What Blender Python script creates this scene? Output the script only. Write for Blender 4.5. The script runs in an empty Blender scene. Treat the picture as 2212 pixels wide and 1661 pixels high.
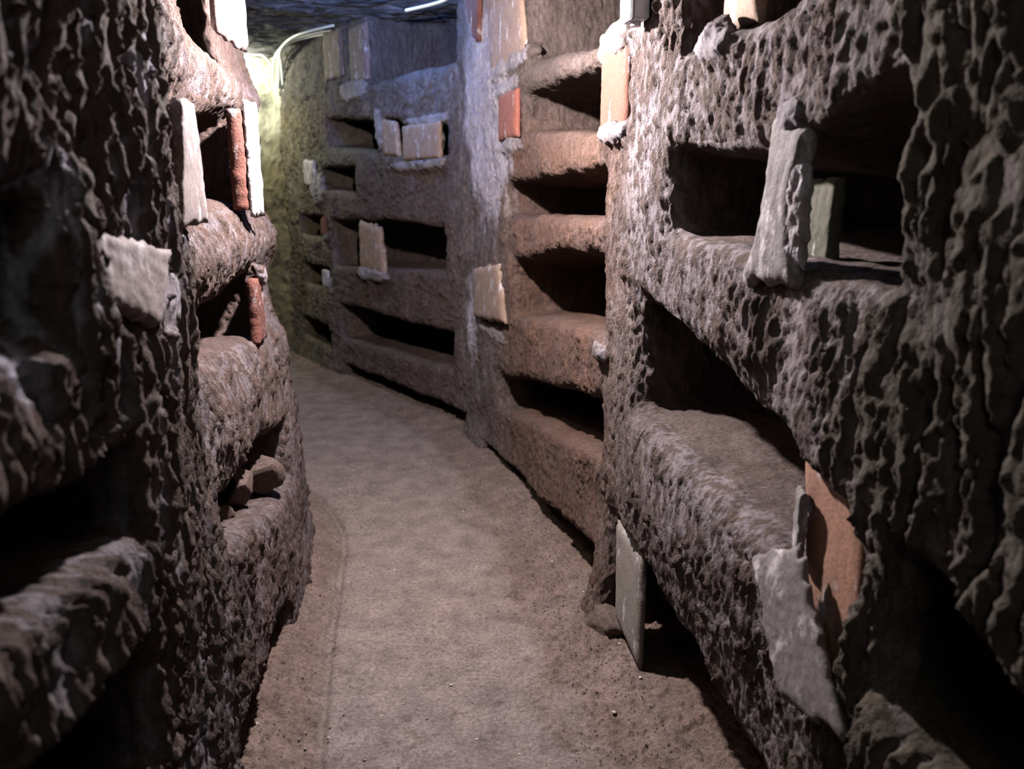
import bpy, math, random, time
import numpy as np
T0 = time.time()
C = bpy.context.scene.collection
random.seed(4)

# ------------------------------------------------------------------ camera, world, lights, exposure
PITCH = math.radians(13.4)
CAM_H = 1.5
cam_d = bpy.data.cameras.new('camera'); cam = bpy.data.objects.new('camera', cam_d); C.objects.link(cam)
cam.location = (0, 0, CAM_H); cam.rotation_euler = (math.pi/2 - PITCH, 0, 0)
cam_d.sensor_width = 36; cam_d.lens = 28.0; cam_d.clip_start = 0.02
cam_d.dof.use_dof = True; cam_d.dof.focus_distance = 2.35; cam_d.dof.aperture_fstop = 3.0
bpy.context.scene.camera = cam
vs = bpy.context.scene.view_settings
vs.view_transform = 'Standard'; vs.look = 'None'; vs.gamma = 1; vs.use_curve_mapping = False
vs.exposure = 0.42
w = bpy.data.worlds.new('world'); bpy.context.scene.world = w; w.use_nodes = True
w.node_tree.nodes['Background'].inputs[0].default_value = (0.6, 0.65, 0.8, 1)
w.node_tree.nodes['Background'].inputs[1].default_value = 0.0

def lamp(name, loc, watts, color, radius):
    d = bpy.data.lights.new(name, 'POINT'); d.energy = watts; d.color = color; d.shadow_soft_size = radius
    o = bpy.data.objects.new(name, d); o.location = loc; C.objects.link(o); return o
lamp('main_light', (-0.33, 2.50, 2.17), 375, (1.0, 0.93, 0.95), 0.03)
lamp('blue_haze_fill', (-0.90, 5.05, 2.64), 62, (0.16, 0.36, 1.0), 0.06)  # added lamp standing in for bluish lens haze under the ceiling
lamp('far_light', (-2.62, 7.28, 2.55), 95, (0.97, 1.0, 0.76), 0.06)
lamp('rear_fill', (0.15, -0.7, 2.3), 15, (0.85, 0.92, 0.85), 0.25)  # soft fill added behind the camera for the near walls

# ------------------------------------------------------------------ noise
_r = np.random.RandomState(7)
PERM = np.tile(_r.permutation(256), 3).astype(np.int32)
G = _r.normal(size=(256, 3)); G = (G / np.linalg.norm(G, axis=1)[:, None]).astype(np.float32)
def perlin(x, y, z, seed=0):
    x = x.astype(np.float32) + seed*17.31; y = y.astype(np.float32) + seed*5.77; z = z.astype(np.float32) - seed*9.13
    xf = np.floor(x); yf = np.floor(y); zf = np.floor(z)
    xi = xf.astype(np.int32) & 255; yi = yf.astype(np.int32) & 255; zi = zf.astype(np.int32) & 255
    x = x - xf; y = y - yf; z = z - zf
    u = x*x*x*(x*(x*6-15)+10); v = y*y*y*(y*(y*6-15)+10); q = z*z*z*(z*(z*6-15)+10)
    def c(a, b, d):
        g = G[PERM[PERM[PERM[xi+a]+yi+b]+zi+d]]
        return g[:, 0]*(x-a) + g[:, 1]*(y-b) + g[:, 2]*(z-d)
    def l(a, b, t): return a + t*(b-a)
    return 1.5*l(l(l(c(0,0,0), c(1,0,0), u), l(c(0,1,0), c(1,1,0), u), v),
                 l(l(c(0,0,1), c(1,0,1), u), l(c(0,1,1), c(1,1,1), u), v), q)
def fbm(x, y, z, n=3, seed=0):
    t = 0; a = 1.0; s = 0
    for k in range(n):
        t = t + a*perlin(x*2**k, y*2**k, z*2**k, seed+k); s += a; a *= .5
    return t/s
def sstep(a, b, x):
    t = np.clip((x-a)/(b-a), 0, 1); return t*t*(3-2*t)

# ------------------------------------------------------------------ paths of the two walls (plan, metres) and the curvilinear frame
def cr(P, n=20):
    P = [np.array(p, float) for p in P]; P = [2*P[0]-P[1]] + P + [2*P[-1]-P[-2]]; o = []
    for i in range(1, len(P)-2):
        a, b, c, d = P[i-1:i+3]
        for k in range(n):
            t = k/n; o.append(.5*((2*b)+(c-a)*t+(2*a-5*b+4*c-d)*t*t+(3*b-a-3*c+d)*t**3))
    o.append(P[-2]); o = np.array(o)
    return o, np.r_[0, np.cumsum(np.hypot(*np.diff(o, axis=0).T))]
class Path:
    def __init__(s, pts, side):
        s.o, s.s = cr(pts); s.side = side
        t = np.gradient(s.o, s.s, axis=0); t /= np.linalg.norm(t, axis=1)[:, None]
        k = np.ones(5)/5; t = np.stack([np.convolve(np.pad(t[:, i], 2, mode='edge'), k, 'valid') for i in (0, 1)], 1)
        s.n = np.stack([t[:, 1], -t[:, 0]], 1)*side
    def P(s, S, W, Z):
        S = np.asarray(S, float); W = np.asarray(W, float); Z = np.asarray(Z, float)
        x = np.interp(S, s.s, s.o[:, 0]) + W*np.interp(S, s.s, s.n[:, 0])
        y = np.interp(S, s.s, s.o[:, 1]) + W*np.interp(S, s.s, s.n[:, 1])
        return np.stack([x, y, Z + 0*x], -1)
RW = Path([(1.05,-1.2),(.83,0),(.585,1.22),(.41,2.1),(.30,2.64),(.18,3.3),(0,4.0),(-.29,4.89),(-.83,5.7),(-1.43,6.56),(-2.15,7.68)], 1)
LW = Path([(-.25,-1.2),(-.40,0),(-.52,.79),(-.70,1.84),(-.8,2.43),(-.87,2.93),(-.96,3.38),(-1.25,3.85),(-2.0,4.6),(-3.2,5.6)], -1)

# ------------------------------------------------------------------ helpers: tags, materials, meshes
def tag(o, label=None, cat=None, group=None, kind=None):
    if label: o['label'] = label
    if cat: o['category'] = cat
    if group: o['group'] = group
    if kind: o['kind'] = kind
    return o
def mesh_obj(name, V, F, mat, parent=None, N=None, attrs=None, smooth=True):
    me = bpy.data.meshes.new(name)
    V = np.ascontiguousarray(V, np.float32)
    if isinstance(F, np.ndarray):
        nf, k = F.shape
        me.vertices.add(len(V)); me.loops.add(nf*k); me.polygons.add(nf)
        me.vertices.foreach_set('co', V.ravel())
        me.loops.foreach_set('vertex_index', F.astype(np.int32).ravel())
        me.polygons.foreach_set('loop_start', np.arange(0, nf*k, k, dtype=np.int32))
        me.polygons.foreach_set('use_smooth', np.full(nf, smooth))
        me.update(calc_edges=True)
    else:
        me.from_pydata([tuple(v) for v in V], [], F)
        me.polygons.foreach_set('use_smooth', np.full(len(me.polygons), smooth)); me.update()
    for k2, a in (attrs or {}).items():
        if a.ndim == 2:
            at = me.attributes.new(k2, 'FLOAT_COLOR', 'POINT')
            at.data.foreach_set('color', np.ascontiguousarray(np.c_[a, np.ones(len(a))], np.float32).ravel())
        else:
            at = me.attributes.new(k2, 'FLOAT', 'POINT'); at.data.foreach_set('value', np.ascontiguousarray(a, np.float32))
    if N is not None: me.normals_split_custom_set_from_vertices(np.ascontiguousarray(N, np.float32))
    me.materials.append(mat)
    o = bpy.data.objects.new(name, me); C.objects.link(o)
    if parent is not None:
        o.parent = parent; o.matrix_parent_inverse = parent.matrix_basis.inverted()
    return o

def nodes(name):
    m = bpy.data.materials.new(name); m.use_nodes = True; nt = m.node_tree
    return m, nt, nt.nodes['Principled BSDF']
def mix(nt, fac, a, b, mode='MIX'):
    n = nt.nodes.new('ShaderNodeMix'); n.data_type = 'RGBA'; n.blend_type = mode
    for i, v in ((0, fac), (6, a), (7, b)):
        if hasattr(v, 'links') or isinstance(v, bpy.types.NodeSocket): nt.links.new(v, n.inputs[i])
        else: n.inputs[i].default_value = v
    return n.outputs[2]
def noise_tex(nt, scale, stretch=(1, 1, 1), detail=4, rough=.6):
    tc = nt.nodes.new('ShaderNodeTexCoord'); mp = nt.nodes.new('ShaderNodeMapping'); mp.inputs['Scale'].default_value = stretch
    nt.links.new(tc.outputs['Object'], mp.inputs[0])
    n = nt.nodes.new('ShaderNodeTexNoise'); n.inputs['Scale'].default_value = scale; n.inputs['Detail'].default_value = detail
    n.inputs['Roughness'].default_value = rough; nt.links.new(mp.outputs[0], n.inputs['Vector']); return n
def ramp(nt, src, a, b, lo=0., hi=1.):
    n = nt.nodes.new('ShaderNodeMapRange'); n.inputs[1].default_value = a; n.inputs[2].default_value = b
    n.inputs[3].default_value = lo; n.inputs[4].default_value = hi; nt.links.new(src, n.inputs[0]); return n.outputs[0]
def add_bump(nt, bsdf, hs):
    prev = None
    for src, dist, st in hs:
        b = nt.nodes.new('ShaderNodeBump'); b.inputs['Distance'].default_value = dist; b.inputs['Strength'].default_value = st
        nt.links.new(src, b.inputs['Height'])
        if prev: nt.links.new(prev, b.inputs['Normal'])
        prev = b.outputs[0]
    nt.links.new(prev, bsdf.inputs['Normal'])

def rock_material(name, use_attr=True, speck=False, *, base=(.24, .15, .115), rough_bump=1.0, stretch=(1, 1, .26)):
    m, nt, b = nodes(name)
    if use_attr:
        at = nt.nodes.new('ShaderNodeAttribute'); at.attribute_name = 'tint'; col = at.outputs['Color']
    else:
        rgb = nt.nodes.new('ShaderNodeRGB'); rgb.outputs[0].default_value = (*base, 1); col = rgb.outputs[0]
    n1 = noise_tex(nt, 9, (1, 1, .6), 5); n2 = noise_tex(nt, 85, stretch, 5, .68); n3 = noise_tex(nt, 260, (1, 1, .7), 3, .7)
    col = mix(nt, 1.0, col, mix(nt, ramp(nt, n1.outputs[0], .3, .7), (.72, .70, .70, 1), (1.25, 1.22, 1.2, 1)), 'MULTIPLY')
    col = mix(nt, 1.0, col, mix(nt, ramp(nt, n2.outputs[0], .35, .65), (.68, .66, .66, 1), (1.25, 1.25, 1.28, 1)), 'MULTIPLY')
    col = mix(nt, 1.0, col, mix(nt, ramp(nt, n3.outputs[0], .3, .7), (.86, .85, .84, 1), (1.12, 1.12, 1.12, 1)), 'MULTIPLY')
    if speck:
        n4 = noise_tex(nt, 48, (1, 1.5, 1), 3, .55); n5 = noise_tex(nt, 130, (1, 1.6, 1), 2, .5); n6 = noise_tex(nt, 150, (1, 1.4, 1), 1, .5)
        col = mix(nt, ramp(nt, n4.outputs[0], .60, .70, 0, .65), col, (.055, .04, .035, 1))
        col = mix(nt, ramp(nt, n5.outputs[0], .66, .74, 0, .6), col, (.06, .045, .038, 1))
        col = mix(nt, ramp(nt, n6.outputs[0], .74, .77, 0, .7), col, (.42, .35, .31, 1))
    nt.links.new(col, b.inputs['Base Color'])
    b.inputs['Roughness'].default_value = .92; b.inputs['Specular IOR Level'].default_value = .18
    n7 = noise_tex(nt, 120, (1, 1, 1), 4, .7); n8 = noise_tex(nt, 210, stretch, 6, .75); n8.inputs['Distortion'].default_value = .6
    add_bump(nt, b, [(n2.outputs[0], .020*rough_bump, 1.), (n8.outputs[0], .011*rough_bump, 1.), (n7.outputs[0], .012*rough_bump, 1.), (n3.outputs[0], .004*rough_bump, 1.)])
    return m
M_ROCK = rock_material('tuff_rock')
M_MORTAR = rock_material('lime_mortar', rough_bump=.55, stretch=(1, 1, .8))
M_SOIL = rock_material('earth_floor', speck=True, rough_bump=.35, stretch=(1, 1, 1))
def tile_material(name, base, second, lime=0.25, bump=.4, limecol=(.42, .38, .39, 1)):
    base = [v*.74 for v in base]; second = [v*.74 for v in second]; limecol = [v*.74 for v in limecol[:3]] + [1]
    m, nt, b = nodes(name)
    n1 = noise_tex(nt, 14, detail=5); n2 = noise_tex(nt, 120, detail=3); n3 = noise_tex(nt, 22, (1, 1, .5), 6, .65)
    col = mix(nt, ramp(nt, n1.outputs[0], .35, .65), (*base, 1), (*second, 1))
    col = mix(nt, ramp(nt, n3.outputs[0], .56-lime*.25, .70-lime*.2), col, limecol)
    col = mix(nt, 1.0, col, mix(nt, ramp(nt, n2.outputs[0], .35, .65), (.82, .8, .8, 1), (1.12, 1.12, 1.12, 1)), 'MULTIPLY')
    nt.links.new(col, b.inputs['Base Color']); b.inputs['Roughness'].default_value = .88; b.inputs['Specular IOR Level'].default_value = .2
    add_bump(nt, b, [(n1.outputs[0], .006*bump, .7), (n2.outputs[0], .0025*bump, .9)])
    return m
M_TERRA = tile_material('terracotta', (.125, .047, .030), (.105, .041, .027), -.2)
M_TERRA_DUSTY = tile_material('dusty_terracotta', (.27, .145, .095), (.22, .12, .085), -.05)
M_TERRA_DARK = tile_material('dark_terracotta', (.20, .068, .045), (.16, .056, .038), -.2)
M_BRICK = tile_material('broken_terracotta', (.14, .052, .037), (.09, .036, .028), -.1, 1.6)
M_TAN = tile_material('tan_tile', (.24, .16, .115), (.19, .125, .095), .04)
M_PLASTER = tile_material('grey_plaster', (.17, .15, .145), (.13, .112, .108), .12, .8)
M_PINK = tile_material('pinkish_plaster', (.18, .135, .125), (.12, .088, .08), .08, .7)
M_DUSK = tile_material('purplish_tile', (.14, .095, .085), (.10, .072, .068), .05, .7)
M_SHEET = tile_material('smooth_grey_plaster', (.15, .13, .125), (.12, .102, .098), .06, .25)
M_LIME = tile_material('white_lime_plaster', (.32, .29, .30), (.22, .185, .18), .35, 1.2, (.46, .44, .47, 1))
M_GREEN = tile_material('mossy_tile', (.085, .080, .056), (.060, .060, .038), -.2)
M_STONE = tile_material('grey_slab_stone', (.19, .165, .14), (.155, .13, .115), -.05, .5)
def plain(name, col, rough=.5, metal=0.):
    m, nt, b = nodes(name); n = noise_tex(nt, 60); c = mix(nt, ramp(nt, n.outputs[0], .3, .7), (*[v*.9 for v in col], 1), (*[min(1, v*1.08) for v in col], 1))
    nt.links.new(c, b.inputs['Base Color']); b.inputs['Roughness'].default_value = rough; b.inputs['Metallic'].default_value = metal; return m

# ------------------------------------------------------------------ surface nets on a (s, w, z) grid
def surface_nets(F, A, B, D):
    """F > 0 inside rock. Returns index-space verts mapped through the axis arrays, and quads."""
    S = F > 0
    n0, n1, n2 = F.shape
    c = S[:-1,:-1,:-1].astype(np.int8)
    for a, b, d in ((1,0,0),(0,1,0),(0,0,1),(1,1,0),(1,0,1),(0,1,1),(1,1,1)):
        c = c + S[a:n0-1+a, b:n1-1+b, d:n2-1+d]
    act = (c > 0) & (c < 8)
    I = np.argwhere(act).astype(np.int32)
    idx = np.full(act.shape, -1, np.int32); idx[act] = np.arange(len(I), dtype=np.int32)
    acc = np.zeros((len(I), 3), np.float32); cnt = np.zeros(len(I), np.float32)
    corners = {}
    for a in (0,1):
        for b in (0,1):
            for d in (0,1): corners[a,b,d] = F[I[:,0]+a, I[:,1]+b, I[:,2]+d]
    for ax in range(3):
        for p in (0,1):
            for q in (0,1):
                k0 = [p, q]; k0.insert(ax, 0); k1 = [p, q]; k1.insert(ax, 1)
                f0 = corners[tuple(k0)]; f1 = corners[tuple(k1)]
                m = (f0 > 0) != (f1 > 0); t = np.where(m, f0/(f0-f1+1e-12), 0)
                pos = np.zeros((len(I), 3), np.float32); pos[:] = k0; pos[:, ax] = t
                acc += np.where(m[:, None], pos, 0); cnt += m
    V = I + acc/cnt[:, None]
    co = np.stack([np.interp(V[:,0], np.arange(n0), A), np.interp(V[:,1], np.arange(n1), B), np.interp(V[:,2], np.arange(n2), D)], 1)
    Q = []
    for ax in range(3):
        s0 = [slice(None)]*3; s1 = [slice(None)]*3; s0[ax] = slice(0, -1); s1[ax] = slice(1, None)
        a = S[tuple(s0)]; b = S[tuple(s1)]
        E = np.argwhere(a != b)
        o1, o2 = [(1,2),(2,0),(0,1)][ax]
        E = E[(E[:,o1] > 0) & (E[:,o2] > 0) & (E[:,o1] < F.shape[o1]-1) & (E[:,o2] < F.shape[o2]-1)]
        up = a[E[:,0], E[:,1], E[:,2]]
        def g(d1, d2):
            K = E.copy(); K[:, o1] -= d1; K[:, o2] -= d2; return idx[K[:,0], K[:,1], K[:,2]]
        q = np.stack([g(1,1), g(0,1), g(0,0), g(1,0)], 1)
        q[~up] = q[~up][:, ::-1]
        Q.append(q)
    return co, np.concatenate(Q)
def smin(a, b, k):
    h = np.clip(.5 + .5*(b-a)/k, 0, 1); return b + h*(a-b) - k*h*(1-h)
def smax(a, b, k): return -smin(-a, -b, k)
def vnormals(V, F):
    a = V[F[:,2]]-V[F[:,0]]; b = V[F[:,3]]-V[F[:,1]]; n = np.cross(a, b)
    out = np.zeros_like(V)
    for k in range(4):
        for j in range(3): out[:, j] += np.bincount(F[:,k], n[:,j], len(V))
    return out/(np.linalg.norm(out, axis=1)[:, None]+1e-12)

def build_wall(name, path, sgrid, face, niches, mortars, tintf, label, dispf, flip):
    A = sgrid.astype(np.float32); B = np.arange(-.13, .74, .0115, dtype=np.float32); D = np.arange(-.06, 2.93, .0085, dtype=np.float32)
    F = (B[None, :, None] - face(A[:, None, None], D[None, None, :])).astype(np.float32)
    F = np.array(np.broadcast_to(F, (len(A), len(B), len(D))), dtype=np.float32)
    for nc in niches:
        s0, s1, fl, ce, dep, k = nc['s0'], nc['s1'], nc['floor'], nc['ceil'], nc.get('depth', .55), nc.get('k', .06)
        i0, i1 = np.searchsorted(A, [s0-.25, s1+.25]); a = A[i0:i1]
        zf = np.interp(a, [p[0] for p in fl], [p[1] for p in fl]); zc = np.interp(a, [p[0] for p in ce], [p[1] for p in ce])
        k0 = max(0, np.searchsorted(D, zf.min()-.2)); k1 = min(len(D), np.searchsorted(D, zc.max()+.2)); z = D[None, None, k0:k1]
        ww = B[None, :, None]
        ds = np.maximum(s0-a, a-s1)[:, None, None]
        tilt = nc.get('tilt', .10)
        dz = smax(zf[:, None, None] + tilt*np.maximum(ww, -.05)*.4 - z, z - zc[:, None, None] + .12*np.maximum(ww, 0), .05)
        d = smax(ds, dz, .05); d = smax(d, ww-dep, .08)
        F[i0:i1, :, k0:k1] = smin(F[i0:i1, :, k0:k1], d.astype(np.float32), k)
    for mo in mortars:   # rounded lumps of lime mortar added on the rock
        cs, cz, cw, rs, rz, rw = mo['c'][0], mo['c'][1], mo['c'][2], *mo['r']; cw += .010; rz *= 1.2; rw *= .85
        i0, i1 = np.searchsorted(A, [cs-rs*1.6, cs+rs*1.6]); k0, k1 = np.searchsorted(D, [cz-rz*1.6, cz+rz*1.6])
        a = (A[i0:i1, None, None]-cs)/rs; z = (D[None, None, k0:k1]-cz)/rz; ww = (B[None, :, None]-cw)/rw
        d = (1-(np.abs(a)**2.5+np.abs(z)**2.5+np.abs(ww)**2.5)**(1/2.5))*min(rs, rz, rw)*1.1
        aa, bb, dd = np.meshgrid(A[i0:i1], B, D[k0:k1], indexing='ij')
        d = d + (.026*fbm(aa.ravel()/.14, bb.ravel()/.08, dd.ravel()/.07, 4, 9)).reshape(d.shape)
        F[i0:i1, :, k0:k1] = smax(F[i0:i1, :, k0:k1], d.astype(np.float32), .03)
    co, Q = surface_nets(F, A, B, D); del F
    s, wv, z = co[:, 0], co[:, 1], co[:, 2]
    # gentle warp so that no edge is straight
    ws = s + .014*perlin(s/.22, wv/.22, z/.22, 1) + .006*perlin(s/.07, wv/.07, z/.07, 2)
    wz = z + .014*perlin(s/.25, wv/.25, z/.25, 3) + .006*perlin(s/.06, wv/.06, z/.06, 4)
    ww = wv + .018*perlin(s/.30, wv/.3, z/.35, 5) + .008*perlin(s/.10, wv/.1, z/.16, 6)
    V = path.P(ws, ww, wz)
    if flip: Q = Q[:, ::-1].copy()
    N = vnormals(V, Q)
    mort = np.zeros(len(s), bool)
    for mo in mortars:
        j = np.abs((s-mo['c'][0])/(mo['r'][0]*1.04))**3 + np.abs((z-mo['c'][1])/(mo['r'][1]*1.04))**3 + np.abs((wv-mo['c'][2])/(mo['r'][2]*1.15))**3
        mort |= j < 1.0 + 1.0*fbm(s/.04, wv/.04, z/.04, 2, 8)
    h, ridge = dispf(s, wv, z, N, mort)
    V = V + N*h[:, None]
    N = vnormals(V, Q)
    tint = tintf(s, wv, z, N, ridge, mort)*.64
    # split into the wall and its parts
    cs, cw, cz = s[Q].mean(1), wv[Q].mean(1), z[Q].mean(1); cm = mort[Q].sum(1) >= 2
    gid = np.zeros(len(Q), int)
    for i, nc in enumerate(niches):
        fl = np.interp(cs, [p[0] for p in nc['floor']], [p[1] for p in nc['floor']]); ce = np.interp(cs, [p[0] for p in nc['ceil']], [p[1] for p in nc['ceil']])
        gid[(cs > nc['s0']-.04) & (cs < nc['s1']+.04) & (cz > fl-.05) & (cz < ce+.05) & (cw > .06)] = i+1
    gm = np.full(len(Q), -1)
    for i, mo in enumerate(mortars):
        j = ((cs-mo['c'][0])/mo['r'][0])**2+((cz-mo['c'][1])/mo['r'][1])**2 < 2.6
        gm[cm & j] = i
    gid[gm >= 0] = 1000 + gm[gm >= 0]
    root = None
    for g in [0] + [x for x in np.unique(gid) if x != 0]:
        q = Q[gid == g]
        if g and len(q) < 12: q0 = q; continue
        u, inv = np.unique(q, return_inverse=True); q = inv.reshape(q.shape)
        if g == 0:
            root = mesh_obj(name, V[u], q, M_ROCK, None, N[u], {'tint': tint[u]}); tag(root, label, kind='structure')
        elif g < 1000:
            nc = niches[g-1]
            o = mesh_obj('burial_niche', V[u], q, M_ROCK, root, N[u], {'tint': tint[u]})
        else:
            o = mesh_obj('mortar', V[u], q, M_MORTAR, root, N[u], {'tint': tint[u]})
            o['label'] = 'pale lime mortar lump on the rock wall'
    print(name, len(V), 'verts', len(Q), 'quads', round(time.time()-T0, 1), 's')
    return root

def nic(s0, s1, fl, ce, depth=.55, k=.06, **kw):
    if not isinstance(fl, list): fl = [(s0, fl), (s1, fl)]
    if not isinstance(ce, list): ce = [(s0, ce), (s1, ce)]
    return dict(s0=s0, s1=s1, floor=fl, ceil=ce, depth=depth, k=k, **kw)
def mor(s, z, w, rs, rz, rw): return dict(c=(s, z, w), r=(rs, rz, rw))

# ---- rock relief: stringy vertical erosion on upright faces, crumbly soil on flat ones
def rock_disp(amp_of_s, nearf):
    def f(s, wv, z, N, mort):
        up = sstep(.35, .8, N[:, 2]); side = 1-np.abs(N[:, 2])**2
        A = amp_of_s(s, z)
        x = s + .02*perlin(s/.09, wv/.09, z/.2, 21); zz = z
        near = nearf(s, z); m = .5+.5*perlin(s/.11, wv/.11, z/.22, 30)
        fine = fbm(s/.012, wv/.012, z/.020, 2, 16)
        lump = fbm(s/.05, wv/.05, z/.05, 2, 19)
        big = perlin(s/.13, wv/.13, z/.30, 13)
        # sharp wandering ridges (near walls)
        q = x + .012*perlin(s/.03, wv/.03, z/.05, 23)
        r1 = 1-np.minimum(1, 3.0*np.abs(perlin(q/.046, wv/.055, zz/.24, 11)))
        r2 = 1-np.minimum(1, 2.6*np.abs(perlin(q/.030, wv/.035, zz/.13, 12)))
        # plateau with spindle shaped pits
        m = .5+.5*perlin(s/.10, wv/.10, z/.16, 24)
        pit = sstep(.16, .46, perlin(q/.0175, wv/.020, zz/.052, 14) + .5*(m-.5)); pitb = sstep(.30, .5, perlin(q/.042, wv/.045, zz/.10, 26))
        pit2 = sstep(.12, .38, perlin(x/.0105, wv/.012, zz/.026, 15) + .2*(m-.5))
        fib = 1-2*np.abs(perlin(q/.0135, wv/.016, zz/.10, 25)) + .8*(1-2*np.abs(perlin(q/.03, wv/.03, zz/.17, 27)))
        hn = .85*r1**.8*(.35+1.2*sstep(.3,.7,m)) + .40*r2 - .55 + .5*big + .15*fine - .3*pit2
        hf = .5*big - .60*pit*(.4+.9*m) - .9*pitb*sstep(.35,.7,m) - .5*pit2*(.3+.9*m) + .30*fine + .34*fib + .25
        h = A*side*(near*hn + (1-near)*hf)
        h = h + (1-side)*A*(.35*lump + .18*fine)
        h = np.where(up > .5, h*.55, h)
        clod = sstep(.20, .5, perlin(s/.028, wv/.028, z/.028, 18) + .3*perlin(s/.15, wv/.15, z/.15, 28))
        h += up*(.007*clod + .004*fbm(s/.02, wv/.02, z/.02, 2, 29))
        hm = .008*fbm(s/.025, wv/.025, z/.035, 3, 17)+.002*fine
        h = np.where(mort, hm, h)
        ridge = near*(1.2*r1 + .5*r2 - .45) + (1-near)*(.25 + .45*fib - pit - pitb - .6*pit2)
        return h.astype(np.float64), ridge
    return f
def lerp(a, b, t): return a + (b-a)*t[:, None]
def colmix(base, c, m): return base + (np.array(c)-base)*np.clip(m, 0, 1)[:, None]
BASE = np.array([.165, .122, .104])

# ================================================================== RIGHT WALL
def right_face(s, z):
    f = 0.010*np.sin(s*5)*np.sin(z*4)
    f = f - .03*np.exp(-((s-3.05)/.6)**2)*np.exp(-((z-.62)/.2)**2)      # the bulging bench front
    return f - .05*np.exp(-((z-0)/.12)**2)
R_N = [
    nic(1.2, 2.41, [(1.2,.52),(2.1,.58),(2.4,.68)], [(1.2,.74),(2.12,.84),(2.27,.92),(2.42,.96)], .30, .07),
    nic(2.70, 3.37, [(2.68,1.94),(2.85,1.84),(3.4,1.83)], 2.5, .55, .06),
    nic(2.49, 3.40, [(2.5,1.35),(2.86,1.37),(3.4,1.40)], [(2.5,1.67),(2.6,1.65),(2.75,1.60),(2.9,1.575),(3.4,1.62)], .60, .05),
    nic(2.50, 3.60, [(2.5,.62),(2.62,.64),(2.70,.78),(2.77,.79),(3.19,.82),(3.6,.86)], [(2.5,.97),(2.67,1.0),(2.73,1.05),(3.18,1.14),(3.6,1.22)], .60, .06),
    nic(2.70, 3.78, -.2, [(2.7,.27),(3.08,.36),(3.38,.44),(3.78,.48)], .55, .05),
    nic(3.68, 5.02, [(3.65,1.97),(4.3,2.0),(5.0,2.08)], 2.64, .55, .07),
    nic(3.95, 5.10, [(3.94,1.69),(5.12,1.78)], [(3.94,1.92),(5.12,1.95)], .55, .05),
    nic(3.93, 5.45, [(3.92,1.42),(5.5,1.39)], [(3.92,1.59),(5.5,1.56)], .55, .05),
    nic(3.88, 5.30, [(3.87,1.05),(5.36,.90)], [(3.88,1.31),(4.6,1.28),(5.36,1.17)], .60, .05),
    nic(3.90, 5.62, [(3.88,.60),(5.5,.36)], [(3.88,.82),(5.7,.52)], .55, .05),
    nic(3.96, 5.85, -.2, [(3.95,.24),(4.77,.12),(5.9,.07)], .5, .05),
    nic(6.34, 7.56, 2.27, 2.80, .62, .07),
    nic(6.50, 8.33, [(6.5,1.70),(8.37,1.88)], [(6.5,1.93),(8.35,2.10)], .5, .05),
    nic(7.86, 8.56, [(7.86,1.49),(8.58,1.55)], 1.72, .5, .05),
    nic(6.53, 8.38, [(6.5,1.01),(8.4,.92)], [(6.5,1.30),(7.4,1.33),(8.35,1.30)], .5, .05),
    nic(6.46, 8.26, [(6.45,.38),(8.25,.33)], .63, .5, .05),
    nic(6.24, 8.20, -.03, .135, .5, .045),
    nic(8.56, 9.12, 1.14, 1.33, .4, .05),
    nic(8.50, 9.14, .71, .90, .4, .05),
    nic(8.50, 9.28, .20, .40, .4, .05),
]
R_M = [
    mor(3.15, 1.825, .0, .08, .035, .03),      # under the tile in the top near niche
    mor(3.86, 1.955, -.0, .16, .045, .045),    # above the red tile
    mor(3.83, 1.685, -.0, .13, .03, .045),    # below the red tile
    mor(5.40, 2.0, 0, .26, .035, .04), mor(5.60, 1.86, .0, .07, .15, .035), mor(5.35, 1.73, 0, .22, .03, .035),
    mor(5.35, 2.11, .0, .33, .045, .045),       # foot of the tan tile
    mor(2.81, 1.64, .02, .045, .035, .045),
    mor(3.86, .995, -.005, .05, .03, .04), mor(5.75, .76, .01, .30, .035, .03),
    mor(6.75, 1.96, .03, .30, .03, .045), mor(6.60, 1.83, .0, .05, .10, .04), mor(6.85, 1.69, .0, .36, .03, .045),
    mor(7.40, 1.95, .02, .06, .12, .05), mor(7.80, 2.25, .01, .22, .06, .04),
    mor(7.60, .92, .0, .26, .045, .06),
    mor(8.62, 1.56, .0, .14, .12, .05), mor(8.50, 1.16, .02, .06, .03, .05), mor(8.45, .76, .02, .07, .06, .05),
]
def r_amp(s, z):
    a = np.interp(s, [1.5, 2.45, 2.7, 3.4, 3.9, 6, 7, 9], [.027, .023, .012, .0105, .010, .011, .013, .014])
    return a
def zone(s, z, c, r): return np.exp(-(((s-c[0])/r[0])**2 + ((z-c[1])/r[1])**2))
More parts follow.
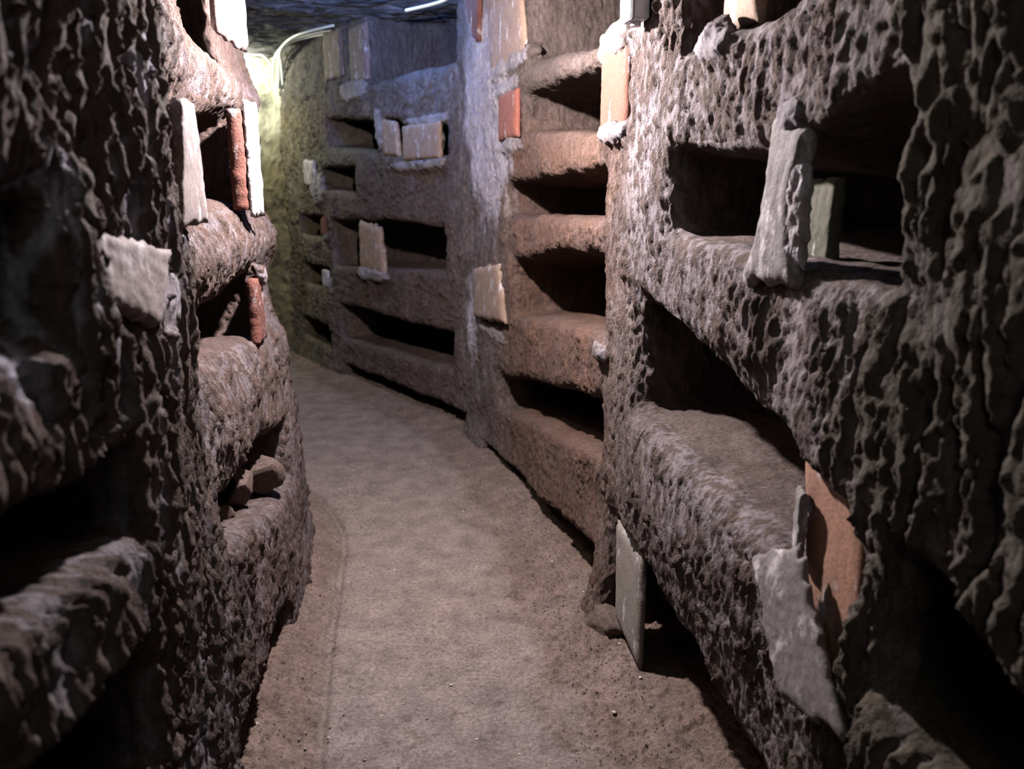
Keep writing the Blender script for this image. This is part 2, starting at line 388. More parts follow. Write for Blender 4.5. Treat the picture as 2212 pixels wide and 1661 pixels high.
def r_tint(s, wv, z, N, ridge, mort):
    n = fbm(s/.16, wv/.16, z/.3, 3, 31); n2 = fbm(s/.05, wv/.05, z/.13, 3, 32)
    c = np.tile(BASE, (len(s), 1))
    c = colmix(c, (.205, .112, .074), sstep(3.6, 4.1, s)*(1-sstep(5.2, 5.8, s))*sstep(2.0, 1.6, z)*(.75+.5*n))           # redder earth in the middle bay
    c = colmix(c, (.16, .135, .075), sstep(8.2, 9.0, s))  # far lamp's yellow-green light put into the rock colour
    c = colmix(c, (.135, .115, .088), sstep(2.75, 2.4, s))                                                                # near pillar
    # white bloom on ridges
    bl = .35 + .0*s
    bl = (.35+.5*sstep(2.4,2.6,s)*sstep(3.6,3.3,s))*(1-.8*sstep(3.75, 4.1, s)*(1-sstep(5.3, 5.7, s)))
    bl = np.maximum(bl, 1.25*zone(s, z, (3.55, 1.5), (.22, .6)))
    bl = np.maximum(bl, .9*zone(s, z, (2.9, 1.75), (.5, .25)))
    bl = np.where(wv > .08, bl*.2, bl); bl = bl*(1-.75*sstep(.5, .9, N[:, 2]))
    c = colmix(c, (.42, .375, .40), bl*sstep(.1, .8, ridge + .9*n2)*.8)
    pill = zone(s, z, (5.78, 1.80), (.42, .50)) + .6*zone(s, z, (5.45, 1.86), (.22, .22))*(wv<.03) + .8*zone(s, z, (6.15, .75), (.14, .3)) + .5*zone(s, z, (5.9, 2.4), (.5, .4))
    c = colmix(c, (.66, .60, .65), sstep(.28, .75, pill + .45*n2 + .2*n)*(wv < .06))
    c = colmix(c, (.13, .125, .14), .6*sstep(5.9, 6.3, s)*sstep(2.1, 2.4, z)); c = colmix(c, (.15,.098,.080), .7*sstep(6.2, 6.6, s)*(1-sstep(7.8, 8.3, s))*sstep(2.0, 1.5, z))
    c = colmix(c, (.26, .27, .20), .6*zone(s, z, (8.1, 1.85), (.7, .12))*(.7+n))
    c = colmix(c, (.40, .37, .39), .9*mort*(.8+.8*n2))
    return np.clip(c, .01, 1)
sg = np.concatenate([np.arange(.9, 2.0, .035), np.arange(2.0, 4.1, .0052), np.arange(4.1, 6.4, .0125), np.arange(6.4, 9.75, .02)])
wall_right = build_wall('wall_right', RW, sg, right_face, R_N, R_M, r_tint, 'carved tuff wall with stacked burial niches along the right of the corridor', rock_disp(r_amp, lambda s, z: sstep(2.75, 2.42, s)), False)

# ================================================================== LEFT WALL
def left_face(s, z): 
    return .015*sstep(1.2,1.8,z)*sstep(2.8,3.6,s) + sstep(2.9,3.2,s)*(.025*sstep(.6,1.,z) - .05*np.exp(-((z-1.34)/.10)**2) - .05*np.exp(-((z-1.84)/.09)**2) - .04*np.exp(-((z-.92)/.12)**2)) + (.055*sstep(.55,1.2,z)-.03*sstep(.9,.3,z))*sstep(2.6,3.4,s) + .025*(z-1.2)*sstep(2.4, 3.2, s)*(z>1.2) + .010*np.sin(s*6+1)*np.sin(z*5) - .02*np.exp(-(z/.12)**2)
L_N = [
    nic(1.1, 2.22, 1.32, [(1.1,1.58),(2.22,1.50)], .5, .06),
    nic(1.1, 2.42, [(1.1,1.16),(1.92,1.06),(2.42,.97)][::1], [(1.1,1.22),(1.95,1.17),(2.43,1.13)], .55, .05),
    nic(1.1, 2.38, [(1.1,.72),(1.9,.70),(2.38,.58)], [(1.1,.96),(1.9,.92),(2.38,.80)], .55, .05),
    nic(3.62, 4.02, 1.92, 2.5, .4, .05),
    nic(3.07, 4.02, [(3.06,1.50),(3.9,1.47)], [(3.06,1.66),(3.9,1.76)], .5, .06),
    nic(2.96, 4.05, [(2.94,1.12),(4.0,1.02)], [(2.94,1.22),(3.4,1.20),(4.0,1.23)], .5, .07),
    nic(3.05, 4.25, [(3.03,.66),(3.9,.45),(4.3,.38)], [(3.03,.77),(3.9,.69),(4.3,.64)], .5, .07),
    nic(2.95, 3.75, -.2, [(2.95,.19),(3.7,.14)], .4, .05),
]
L_M = [
    mor(2.70, 1.31, .012, .10, .05, .03), 
    mor(4.04, 1.21, .02, .05, .03, .03),
]
def l_amp(s, z): return np.interp(s, [1.5, 2.6, 3.0, 3.4, 4.2], [.030, .025, .018, .012, .012])
def l_tint(s, wv, z, N, ridge, mort):
    n = fbm(s/.16, wv/.16, z/.3, 3, 41); n2 = fbm(s/.05, wv/.05, z/.13, 3, 42)
    c = np.tile(BASE*.95, (len(s), 1))
    c = colmix(c, (.175, .115, .095), sstep(2.9, 3.3, s)*(.8+.5*n))
    bl = .3 + (.2 + 1.8*sstep(1.15, 1.5, z))*sstep(3.05, 2.8, s)  # ridge bloom, boosted high on the near wall to paint in lamplight
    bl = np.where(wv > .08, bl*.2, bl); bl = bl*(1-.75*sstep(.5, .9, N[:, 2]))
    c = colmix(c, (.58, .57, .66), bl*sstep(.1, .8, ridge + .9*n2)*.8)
    c = colmix(c, (.48, .43, .46), .85*mort*(.8+.8*n2))
    return np.clip(c, .01, 1)
sg = np.concatenate([np.arange(.9, 1.75, .03), np.arange(1.75, 4.3, .0062), np.arange(4.3, 4.6, .02), np.arange(4.6, 7.6, .03)])
wall_left = build_wall('wall_left', LW, sg, left_face, L_N, L_M, l_tint, 'carved tuff wall with deep burial niches along the left of the corridor', rock_disp(l_amp, lambda s, z: sstep(3.25, 2.8, s)*sstep(.3, .9, z)), True)

# ================================================================== FLOOR, CEILING, END WALLS (height fields)
def grid_mesh(name, U, Vv, fn, mat, label, kind='structure', flip=False):
    uu, vv = np.meshgrid(U, Vv, indexing='ij'); u = uu.ravel(); v = vv.ravel()
    P, tint = fn(u, v); n0, n1 = len(U), len(Vv)
    i = np.arange((n0-1)*(n1-1)); a = (i//(n1-1))*n1 + i % (n1-1)
    F = np.stack([a, a+n1, a+n1+1, a+1], 1)
    if flip: F = F[:, ::-1].copy()
    o = mesh_obj(name, P, F, mat, None, None, {'tint': tint}); tag(o, label, kind=kind); return o
def dist_path(path, x, y):
    P = path.o[::3]; best = np.full(len(x), 9.)
    for p, q in zip(P[:-1], P[1:]):
        d = q-p; t = np.clip(((x-p[0])*d[0]+(y-p[1])*d[1])/(d@d), 0, 1)
        best = np.minimum(best, np.hypot(x-p[0]-t*d[0], y-p[1]-t*d[1]))
    return best
def floor_fn(x, y):
    z0 = np.zeros_like(x)
    dR = dist_path(RW, x, y); dL = dist_path(LW, x, y)
    xr = np.interp(y, RW.o[:, 1], RW.o[:, 0]); xl = np.interp(y, LW.o[:80, 1], LW.o[:80, 0])
    beyondR = x > xr
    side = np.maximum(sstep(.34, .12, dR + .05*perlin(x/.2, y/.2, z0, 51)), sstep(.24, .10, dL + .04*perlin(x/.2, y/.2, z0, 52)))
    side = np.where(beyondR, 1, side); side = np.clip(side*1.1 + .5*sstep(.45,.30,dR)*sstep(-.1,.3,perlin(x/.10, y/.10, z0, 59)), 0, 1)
    rough = fbm(x/.035, y/.035, z0, 3, 53); clod = sstep(.22, .5, perlin(x/.022, y/.022, z0, 54))
    pit = sstep(.40, .60, perlin(x/.030, y/.020, z0, 55))
    h = .010*fbm(x/.5, y/.5, z0, 2, 56) + (.0012+.010*side)*rough + (.003+.006*side)*clod*sstep(.1, .6, side+.35*sstep(3.2, 1.8, y)) - .004*pit*sstep(3.6, 2.0, y)
    h += .035*np.where(beyondR, 1, sstep(.20, .0, dR)) + .03*sstep(.14, 0, dL)
    # low groove that runs along the foot of the left wall
    g = np.abs(dL-.175); h -= .016*sstep(.026, .004, g)*sstep(4.6, 3.6, y)
    # shoe tread print in the soft earth
    a = math.radians(35); tx = (x-.545)*math.cos(a)+(y-1.92)*math.sin(a); ty = -(x-.545)*math.sin(a)+(y-1.92)*math.cos(a)
    inside = sstep(.065, .055, np.abs(tx))*sstep(.075, .06, np.abs(ty))
    bars = np.maximum(np.abs((tx/.030) % 1-.5), np.abs((ty/.024+.5*(np.floor(tx/.030) % 2)) % 1-.5))
    h = h*(1-.7*inside) + inside*(.004*sstep(.47, .40, bars)+.010)
    z = h
    n = fbm(x/.25, y/.25, z0, 3, 57)
    c = np.tile(np.array([.185, .144, .124]), (len(x), 1))
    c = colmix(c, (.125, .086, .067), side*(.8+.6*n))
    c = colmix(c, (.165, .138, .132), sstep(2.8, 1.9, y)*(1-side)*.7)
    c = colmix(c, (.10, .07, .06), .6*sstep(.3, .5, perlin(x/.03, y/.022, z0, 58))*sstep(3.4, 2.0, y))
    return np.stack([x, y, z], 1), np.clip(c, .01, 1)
yg = np.concatenate([np.arange(-1.4, 1.6, .05), np.arange(1.6, 4.2, .0072), np.arange(4.2, 8.6, .02)])
xg = np.concatenate([np.arange(-4.0, -2.6, .06), np.arange(-2.6, -1.0, .018), np.arange(-1.0, .95, .0072), np.arange(.95, 1.7, .05)])
grid_mesh('floor', xg, yg, floor_fn, M_SOIL, 'trodden earth floor of the corridor with crumbly edges')
def ceil_fn(x, y):
    z0 = np.zeros_like(x)
    h = .05*fbm(x/.5, y/.35, z0, 3, 61) + .03*(1-2*np.abs(perlin(x/.25+.3*y, y/.06, z0, 62))) + .012*fbm(x/.06, y/.05, z0, 2, 63)
    z = 2.74 - h + .0*x
    c = np.tile(np.array([.11, .11, .12]), (len(x), 1)); c = colmix(c, (.24, .235, .25), .6*sstep(.1, .5, perlin(x/.2, y/.07, z0, 64)))
    return np.stack([x, y, z], 1), c
grid_mesh('ceiling', np.arange(-4.2, 1.8, .03), np.concatenate([np.arange(-1.4, 4.5, .08), np.arange(4.5, 8.8, .022)]), ceil_fn, M_ROCK, 'dark rough tuff ceiling over the bend of the corridor', flip=True)
def end_fn(x, z):
    z0 = np.zeros_like(x)
    y = 7.72 - .10*sstep(-2.4, -2.0, x) - .05*fbm(x/.3, z/.5, z0, 3, 71) - .02*(1-2*np.abs(perlin(x/.07, z/.12, z0, 72))) - .008*fbm(x/.03, z/.03, z0, 2, 73)
    y = y + .12*np.exp(-((x+2.22)/.07)**2-((z-2.28)/.10)**2)*1.0
    c = np.tile(np.array([.17, .145, .08]), (len(x), 1))  # olive cast of the far lamp painted into the rock
    c = colmix(c, (.40, .40, .32), sstep(1.7, 2.3, z + .3*fbm(x/.2, z/.2, z0, 2, 74))*.9)  # paler top: mineral whites plus the lamp's painted hot spot
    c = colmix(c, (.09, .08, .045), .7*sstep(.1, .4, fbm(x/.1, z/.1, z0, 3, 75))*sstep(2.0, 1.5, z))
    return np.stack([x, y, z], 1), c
grid_mesh('wall_back', np.arange(-4.2, -1.3, .018), np.arange(-.1, 2.95, .016), end_fn, M_ROCK, 'yellowish end wall of rock where the corridor turns left')
def rear_fn(x, z): 
    z0 = np.zeros_like(x); return np.stack([x, -1.15+.05*fbm(x/.3, z/.3, z0, 2, 76), z], 1), np.tile(BASE, (len(x), 1))
grid_mesh('wall_front', np.arange(-1.2, 2.0, .06), np.arange(-.1, 2.95, .06), rear_fn, M_ROCK, 'rough rock face closing the corridor behind the viewpoint', flip=True)

# ================================================================== TILES, SLABS AND PLASTER SHEETS
def slab(name, path, corners, thick, mat, label=None, cat=None, waist=0., parent=None, rag=.006, bow=0., seed=0, n=22, rough=.0018, round_=.35, group=None):
    """corners: four (s, z, w) counter-clockwise seen from the corridor; thickness goes into the rock."""
    P = [path.P(c[0], c[2], c[1]) for c in corners]; P = [np.array(p).ravel() for p in P]
    nrm = np.cross(P[1]-P[0], P[3]-P[0]); nrm /= np.linalg.norm(nrm)
    mid = sum(c[0] for c in corners)/4
    out = path.P(mid, -1, 0)-path.P(mid, 0, 0)
    if nrm @ out < 0: nrm = -nrm
    ctr = sum(P)/4
    t = np.linspace(0, 1, n); a, b = np.meshgrid(t, t, indexing='ij'); a = a.ravel(); b = b.ravel(); a0 = a; a = .5+(a-.5)*(1-waist*(1-(2*b-1)**2)**1.5)
    base = (1-a)[:, None]*(1-b)[:, None]*P[0] + a[:, None]*(1-b)[:, None]*P[1] + a[:, None]*b[:, None]*P[2] + (1-a)[:, None]*b[:, None]*P[3]
    a = a0; e = np.minimum(np.minimum(a, 1-a), np.minimum(b, 1-b))
    ring = np.exp(-e/.10)
    inw = base-ctr; L = np.linalg.norm(inw, axis=1)[:, None]+1e-6
    rg = rag*fbm(base[:,0]/.03, base[:,1]/.03, base[:,2]/.03, 3, 80+seed)*2.2 + rag*1.2*perlin(base[:,0]/.09, base[:,1]/.09, base[:,2]/.09, 90+seed)
    base = base + inw/L*(rg*ring)[:, None]
    prof = thick*round_*np.exp(-e/.035)
    rn = rough*fbm(base[:,0]/.02, base[:,1]/.02, base[:,2]/.02, 3, 70+seed)*2
    bw = bow*(1-(2*a-1)**2)
    front = base + nrm*(thick*.5 - prof + rn + bw)[:, None]; back = base - nrm*(thick*.5 - prof + rn - bw)[:, None]
    V = np.concatenate([front, back]); F = []
    for i in range(n-1):
        for j in range(n-1):
            q = [i*n+j, (i+1)*n+j, (i+1)*n+j+1, i*n+j+1]; F.append(q); F.append([v+n*n for v in q[::-1]])
    rim = [i*n for i in range(n)] + [(n-1)*n+j for j in range(1, n)] + [i*n+n-1 for i in range(n-2, -1, -1)] + [j for j in range(n-2, 0, -1)]
    for k in range(len(rim)):
        p, q = rim[k], rim[(k+1) % len(rim)]; F.append([q, p, p+n*n, q+n*n])
    F = np.array(F)
    # orient outward
    f0 = F[0]; fn = np.cross(V[f0[1]]-V[f0[0]], V[f0[3]]-V[f0[0]])
    if fn @ nrm < 0: F = F[:, ::-1].copy()
    o = mesh_obj(name, V-ctr if parent is None else V-np.array(parent.location), F, mat)
    if parent is None: o.location = ctr
    else: o.parent = parent
    return tag(o, label, cat, group)
def rect(s0, s1, z0, z1, w0=0., w1=None):
    w1 = w0 if w1 is None else w1
    return [(s0, z0, w0), (s1, z0, w1), (s1, z1, w1), (s0, z1, w0)]

# ---- right wall, near bay
tp = slab('clay_tile', RW, rect(3.04, 3.20, 1.85, 2.30, .05, .05), .035, M_TAN, 'tall pale tile standing on white mortar in the top right niche', 'tile', seed=1)
up = slab('upright_slab', RW, [(2.725,1.335,.0),(2.905,1.325,-.015),(2.865,1.65,.01),(2.745,1.62,.01)], .045, M_PLASTER, 'plaster-coated upright slab dividing the large niche of the near right bay', waist=.36, cat='slab', seed=2, rag=.012, rough=.0025)
slab('plaster_coat', RW, [(2.725,1.36,.005),(2.765,1.35,-.01),(2.775,1.57,.0),(2.745,1.56,.01)], .03, M_LIME, 'whitish flaking plaster', parent=up, seed=3, rag=.012, rough=.005)
slab('clay_tile', RW, rect(2.81, 2.90, 1.35, 1.53, .12, .12), .03, M_GREEN, 'greenish mossy tile standing behind the plastered upright slab', 'tile', seed=4)
slab('clay_tile', RW, [(2.48,.60,.045),(2.655,.62,.045),(2.73,1.03,.05),(2.52,.99,.05)], .035, M_TERRA_DUSTY, 'large orange-brown tile closing the near end of the long bench niche', 'tile', seed=5, rag=.004)
slab('plaster_sheet', RW, [(2.42,.60,-.03),(2.60,.58,-.05),(2.76,.78,-.035),(2.65,.86,-.0)], .022, M_SHEET, 'smooth grey plaster sheet smeared below the large orange-brown tile', 'plaster', seed=6, rag=.013, rough=.0016, n=40)
slab('clay_fragment', RW, rect(2.665, 2.70, .82, .95, .01, .02), .018, M_PLASTER, 'thin grey tile splinter leaning beside the large orange-brown tile', 'tile', seed=7, rag=.01)
slab('marble_slab', RW, [(3.50,.04,.025),(3.74,.09,.03),(3.76,.44,.03),(3.50,.43,.025)], .03, M_STONE, 'grey stone slab leaning in the floor-level niche beside the pillar', 'slab', seed=8, rag=.003, rough=.001)
# ---- right wall, middle bay
slab('clay_tile', RW, rect(3.70, 3.95, 1.68, 1.935, -.002), .03, M_TERRA, 'bright orange-red tile on the pillar right of the sloping niche', 'tile', seed=9, rag=.003)
slab('clay_tile', RW, rect(5.15, 5.48, 1.76, 1.975, -.012), .035, M_TERRA_DARK, 'narrow dark red tile left of the sloping niche', 'tile', seed=10, rag=.003)
slab('clay_tile', RW, [(5.04,2.10,.0),(5.66,2.10,-.01),(5.76,2.64,-.01),(5.22,2.64,.0)], .035, M_TAN, 'tall stained tan tile above the whitened pillar', 'tile', seed=11, rag=.008)
slab('clay_tile', RW, [(5.88,2.30,-.012),(5.98,2.32,-.012),(6.22,2.68,-.01),(5.84,2.68,-.01)], .03, M_BRICK, 'reddish tile set in plaster at the top of the whitened pillar', 'tile', seed=12, rag=.01)
slab('clay_tile', RW, [(5.36,.86,-.015),(6.0,.80,-.02),(6.0,1.08,-.02),(5.48,1.15,-.015)], .04, M_TAN, 'buff tile with chipped rim standing left of the widest black niche', 'tile', seed=13, rag=.012)
# ---- right wall, far bay
slab('clay_tile', RW, rect(6.52, 7.02, 1.72, 1.94, -.01), .035, M_TAN, 'wide square tan tile framed in white mortar in the far bay', 'tile', seed=14, rag=.006)
slab('clay_tile', RW, [(7.12,1.75,.02),(7.35,1.77,.02),(7.37,2.02,.02),(7.16,1.98,.02)], .05, M_TAN, 'small upright tan tile left of the square framed tile', 'tile', seed=15, rag=.006)
slab('clay_tile', RW, [(7.36,.93,.0),(7.80,.93,.01),(7.80,1.31,.02),(7.45,1.27,.01)], .06, M_TAN, 'broken upright tile on a white plaster foot in the far bay', 'tile', seed=16, rag=.02)
slab('clay_tile', RW, rect(7.56, 7.84, 2.28, 2.68, .02), .05, M_DUSK, 'brownish tall tile beside the blue-lit upper recess', 'tile', seed=17, rag=.006)
slab('clay_tile', RW, rect(7.94, 8.30, 2.36, 2.70, .0), .04, M_DUSK, 'dusky broad tile at the top left of the blue-lit upper recess', 'tile', seed=28, rag=.01)
slab('clay_tile', RW, [(8.46,1.17,.0),(8.58,1.17,.0),(8.56,1.30,.0),(8.48,1.34,.0)], .03, M_TERRA, 'small orange tile splinter in the farthest column of niches', 'tile', seed=18)
slab('clay_tile', RW, rect(8.62, 8.90, 1.58, 1.78, -.01), .03, M_LIME, 'pale yellowish plaster tile in the farthest column of niches', 'tile', seed=19, rag=.015)
slab('clay_tile', RW, rect(8.46, 8.60, .74, .88, .0), .03, M_LIME, 'pale tile at the edge of the farthest column second niche from the floor', 'tile', seed=20, rag=.01)
# ---- left wall
a = slab('clay_tile', LW, rect(3.62, 3.96, 1.94, 2.35, .03, .01), .035, M_PINK, 'white-plastered tile at the top of the left wall', 'tile', seed=21, rag=.006)
slab('clay_tile', LW, rect(3.87, 4.04, 1.45, 1.76, .045), .05, M_BRICK, 'broken brick-red tile at the far end of the square left niche', 'tile', seed=22, rag=.004, rough=.003, round_=.06)
slab('plaster_sheet', LW, rect(3.88, 4.06, 1.43, 1.79, .010), .018, M_LIME, 'thin white plaster edge covering the brick-red tile on the left', 'plaster', seed=23, rag=.012, rough=.004, round_=.1)
slab('clay_tile', LW, rect(3.95, 4.08, 1.0, 1.22, .045), .035, M_BRICK, 'small dark red tile at the far end of the lower left niche', 'tile', seed=24, rag=.004, rough=.003, round_=.06)
slab('clay_tile', LW, [(2.31,1.36,.004),(2.56,1.28,-.003),(2.72,1.40,-.001),(2.27,1.46,.010)], .036, M_PINK, 'blurred pinkish plastered tile on the near left pillar', 'tile', seed=25, rag=.010, rough=.003)

slab('plaster_sheet', LW, [(2.84,1.44,.005),(3.12,1.44,.008),(3.07,1.69,.008),(2.91,1.68,.0)], .03, M_PINK, 'pinkish plaster facing on the near jamb of the square left niche', 'plaster', seed=26, rag=.008, rough=.002, round_=.12)
# ---- stones
def stone(name, loc, size, mat, label, cat, seed, group=None, parent=None, n=20):
    th = np.linspace(0, math.pi, n); ph = np.linspace(0, 2*math.pi, n*2, endpoint=False)
    V = [(0, 0, 1)]; 
    for t in th[1:-1]:
        for p in ph: V.append((math.sin(t)*math.cos(p), math.sin(t)*math.sin(p), math.cos(t)))
    V.append((0, 0, -1)); V = np.array(V); m = len(ph); F = []
    for k in range(m): F.append((0, 1+k, 1+(k+1) % m)); F.append((len(V)-1, 1+(n-3)*m+(k+1) % m, 1+(n-3)*m+k))
    for i in range(n-3):
        for k in range(m): F.append((1+i*m+k, 1+(i+1)*m+k, 1+(i+1)*m+(k+1) % m, 1+i*m+(k+1) % m))
    V /= np.linalg.norm(V, axis=1)[:, None]
    rs = np.random.RandomState(seed); pn = rs.normal(size=(13, 3)); pn /= np.linalg.norm(pn, axis=1)[:, None]; pd = rs.uniform(.62, .95, 13)
    r = np.min(np.where(V @ pn.T > .15, pd/np.maximum(V @ pn.T, .15), 1.5), axis=1)
    r = r*(1 + .03*fbm(V[:,0]*5, V[:,1]*5, V[:,2]*5, 2, seed+1) + .10*fbm(V[:,0]*1.3, V[:,1]*1.3, V[:,2]*1.3, 2, seed))
    V = V*r[:, None]*np.array(size)
    V[:, 2] -= V[:, 2].min()
    o = mesh_obj(name, V, F, mat); o.location = loc; return tag(o, label, cat, group)
M_RUBBLE = rock_material('rubble', False, base=(.14, .10, .085), rough_bump=.7, stretch=(1, 1, 1))
def wp(path, s, wv, z): return tuple(path.P(s, wv, z).ravel())
stone('stone', wp(LW, 3.72, .085, .505), (.055, .085, .065), M_RUBBLE, 'large angular stone lying in the low left niche', 'stone', 101)
stone('stone', wp(LW, 3.95, .085, .455), (.075, .10, .075), M_RUBBLE, 'squat stone behind the angular stone in the low left niche', 'stone', 103)
stone('stone', wp(LW, 3.52, .10, .53), (.03, .04, .03), M_RUBBLE, 'small stone lying in front of the two big left niche stones', 'stone', 105)
stone('stone', (.345, 2.50, -.015), (.085, .09, .065), M_RUBBLE, 'earthy lump at the foot of the grey stone slab', 'stone', 107)

# ---- pebbles and gravel on the floor
M_PEB = plain('dark_pebble', (.10, .085, .075), .8); M_CHIP = plain('pale_chip', (.26, .21, .18), .8)
def fz(x, y): 
    return floor_fn(np.array([x], float), np.array([y], float))[0][0, 2]
proto = []
for k in range(4):
    o = stone('pebble', (0, 0, 0), (.0085, .0055, .003), M_CHIP if k < 2 else M_PEB, None, None, 120+k*3, n=7); proto.append(o)
first = [True]*4
spots = [(.095,2.50,2),(-.52,2.50,2),(-.33,2.45,1),(-.19,2.22,1),(.27,2.75,1),(-.48,3.0,1),(-.65,2.9,1),(-.1,1.96,1),(.02,1.9,0),(-.25,2.05,2),(-.12,2.13,3),(.05,2.15,3),(-.5,2.1,3),(.1,1.85,1),(-.6,1.95,3),(-.4,1.87,2),(.4,2.2,1),(.3,2.05,0)]
rnd = random.Random(11)
while len(spots) < 60:
    y = rnd.uniform(1.8, 4.6); x = rnd.uniform(-.75, .45) - max(0, y-2.6)*.22
    spots.append((x, y, rnd.randrange(4)))
for x, y, k in spots:
    if first[k]: o = proto[k]; first[k] = False
    else: o = proto[k].copy(); C.objects.link(o)
    sc = rnd.uniform(.45, 1.0)*(1.5 if y < 2.55 and (x, y, k) == (.095,2.50,2) else 1)
    o.location = (x, y, fz(x, y)-.001); o.rotation_euler = (0, 0, rnd.uniform(0, 6.28)); o.scale = (sc, sc, sc)
    tag(o, 'tiny pale stone chip lying on the trodden earth floor' if k < 2 else 'tiny dark pebble lying on the trodden earth floor', 'pebble', 'pale chips on the floor' if k < 2 else 'dark pebbles on the floor')
def gravel():
    r = np.random.RandomState(5); n = 1500
    Vs = []; Fs = []; base = np.array([(1,0,0),(0,1,0),(-1,0,0),(0,-1,0),(0,0,.8),(0,0,-.8)]); fc = [(0,1,4),(1,2,4),(2,3,4),(3,0,4),(1,0,5),(2,1,5),(3,2,5),(0,3,5)]
    ys = r.uniform(1.75, 4.4, n); xs = np.where(r.rand(n) < .75, np.interp(ys, RW.o[:,1], RW.o[:,0])-np.abs(r.normal(0, .13, n))-.0, np.interp(ys, LW.o[:100,1], LW.o[:100,0])+np.abs(r.normal(0, .12, n)))
    zs = floor_fn(xs, ys)[0][:, 2]
    for i in range(n):
        a = r.rand()*6.28; sz = r.uniform(.0015, .005); v = base*(r.uniform(.6, 1.2, (6, 1)))*sz; ca, sa = math.cos(a), math.sin(a)
        v = np.c_[v[:,0]*ca-v[:,1]*sa, v[:,0]*sa+v[:,1]*ca, v[:,2]] + (xs[i], ys[i], zs[i]+sz*.3)
        Vs.append(v); Fs += [tuple(np.array(f)+6*i) for f in fc]
    o = mesh_obj('gravel', np.concatenate(Vs), np.array(Fs), M_RUBBLE, smooth=False); tag(o, 'loose crumbs of earth scattered along both edges of the floor', 'gravel', kind='stuff')
gravel()

# ---- electrical fittings
M_BOX = plain('grey_plastic', (.36, .36, .37), .5); M_CABLE = plain('cable_sheath', (.55, .58, .50), .5); M_DARK = plain('dark_plastic', (.03, .03, .03), .5)
import bmesh
def bm_obj(name, bm, mat, parent=None, loc=(0,0,0), rot=(0,0,0)):
    me = bpy.data.meshes.new(name); bm.to_mesh(me); bm.free(); me.materials.append(mat)
    for p in me.polygons: p.use_smooth = False
    o = bpy.data.objects.new(name, me); C.objects.link(o); o.location = loc; o.rotation_euler = rot
    if parent: o.parent = parent
    return o
def box_bm(x, y, z, bev=.004, c=(0,0,0)):
    bm = bmesh.new(); bmesh.ops.create_cube(bm, size=1)
    for v in bm.verts: v.co = (v.co.x*x+c[0], v.co.y*y+c[1], v.co.z*z+c[2])
    bmesh.ops.bevel(bm, geom=bm.edges[:], offset=bev, segments=2, affect='EDGES'); return bm
def cyl_bm(r, h, seg=24, c=(0,0,0), axis='X'):
    bm = bmesh.new(); bmesh.ops.create_cone(bm, cap_ends=True, segments=seg, radius1=r, radius2=r, depth=h)
    for v in bm.verts:
        x, y, z = v.co
        v.co = (z+c[0], y+c[1], -x+c[2]) if axis == 'X' else (x+c[0], y+c[1], z+c[2])
    return bm
# junction box on the pillar (local x points out of the wall, y along the wall)
def wall_frame(path, s):
    a = path.P(s, 0, 0).ravel(); b = path.P(s, -1, 0).ravel(); d = b-a; return math.atan2(d[1], d[0])
jb = bpy.data.objects.new('junction_box', None); C.objects.link(jb)
jb.location = wp(RW, 3.56, -.02, 1.99); jb.rotation_euler = (0, 0, wall_frame(RW, 3.56))
tag(jb, 'white plastic junction box fixed at the top of the pillar', 'junction box')
bm_obj('box_body', box_bm(.045, .085, .085, .004, (.022, 0, 0)), M_BOX, jb)
bm_obj('box_lid', box_bm(.008, .088, .088, .003, (.048, 0, 0)), M_BOX, jb)
for yy, rr in ((0, .016),):
    g = bm_obj('cable_gland', cyl_bm(.016, .006, 24, (.022, -.045, 0), 'Z'), M_BOX, jb)
bm_obj('bottom_gland', cyl_bm(.014, .012, 24, (.022, 0, -.048), 'Z'), M_BOX, jb)
def cable(name, pts, r, mat, label, cat, group=None):
    cu = bpy.data.curves.new(name, 'CURVE'); cu.dimensions = '3D'; cu.bevel_depth = r; cu.bevel_resolution = 3; cu.resolution_u = 8
    sp = cu.splines.new('NURBS'); sp.points.add(len(pts)-1)
    for p, q in zip(sp.points, pts): p.co = (*q, 1)
    sp.order_u = 3; sp.use_endpoint_u = True
    o = bpy.data.objects.new(name, cu); C.objects.link(o); me = bpy.data.meshes.new_from_object(o); bpy.data.objects.remove(o)
    me.materials.clear(); me.materials.append(mat)
    for p in me.polygons: p.use_smooth = True
    o = bpy.data.objects.new(name, me); C.objects.link(o); return tag(o, label, cat, group)

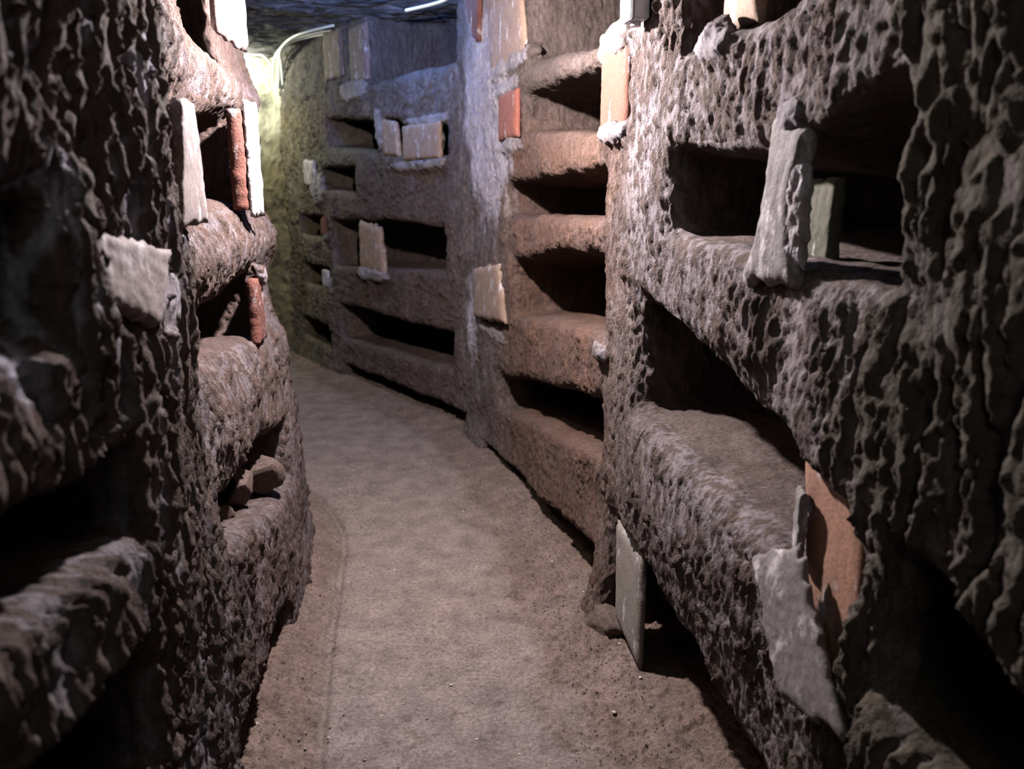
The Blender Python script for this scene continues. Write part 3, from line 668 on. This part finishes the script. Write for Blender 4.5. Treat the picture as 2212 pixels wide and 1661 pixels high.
cable('cable', [(-1.30,6.25,2.70),(-1.55,6.42,2.69),(-1.75,6.7,2.69),(-1.93,7.05,2.66),(-1.98,7.3,2.60),(-2.03,7.48,2.45)], .010, M_CABLE, 'thin pale cable running from the ceiling down the far wall, foremost of three', 'cable', 'cables in the far corner')
cable('cable', [(-1.35,6.45,2.71),(-1.60,6.60,2.70),(-1.82,6.85,2.69),(-1.97,7.15,2.66),(-2.03,7.4,2.58),(-2.08,7.5,2.42)], .010, M_CABLE, 'thin pale cable running from the ceiling down the far wall, middle of three', 'cable', 'cables in the far corner')
cable('cable', [(-1.45,6.62,2.71),(-1.70,6.80,2.71),(-1.90,7.05,2.69),(-2.03,7.28,2.66),(-2.10,7.45,2.58),(-2.13,7.52,2.47)], .010, M_CABLE, 'thin pale cable running from the ceiling down the far wall, rearmost of three', 'cable', 'cables in the far corner')
cable('cable', [(-2.42,7.50,2.62),(-2.37,7.50,2.69),(-2.26,7.50,2.71),(-2.17,7.49,2.69),(-2.12,7.49,2.61)], .012, M_CABLE, 'pale cable bent in an arch on the bright end wall', 'cable')
cable('cable', [(-.60,4.9,2.52),(-.42,4.66,2.50),(-.30,4.42,2.485),(-.25,4.1,2.50)], .009, M_CABLE, 'tan cable crossing the top of the whitened pillar', 'cable')
sb = bpy.data.objects.new('switch_box', None); C.objects.link(sb); sb.location = (-2.02, 7.50, 2.50); tag(sb, 'small dark box on the far wall where the cables end', 'box')
bm_obj('box_body', box_bm(.09, .06, .17, .008, (0, 0, 0)), M_DARK, sb)
bm_obj('cable_gland', cyl_bm(.02, .03, 16, (0, 0, -.09), 'Z'), M_DARK, sb)
lp = bpy.data.objects.new('corridor_lamp', None); C.objects.link(lp); lp.location = (-.33, 2.50, 2.217); tag(lp, 'small shaded lamp hanging above the corridor', 'lamp')
bm = bmesh.new(); bmesh.ops.create_cone(bm, cap_ends=False, segments=32, radius1=.05, radius2=.015, depth=.03)
bmesh.ops.solidify(bm, geom=bm.faces[:], thickness=.002); bm_obj('lamp_shade', bm, M_DARK, lp)
bm_obj('cord', cyl_bm(.004, .42, 10, (0, 0, .22), 'Z'), M_DARK, lp)
print('done', round(time.time()-T0, 1), 's')
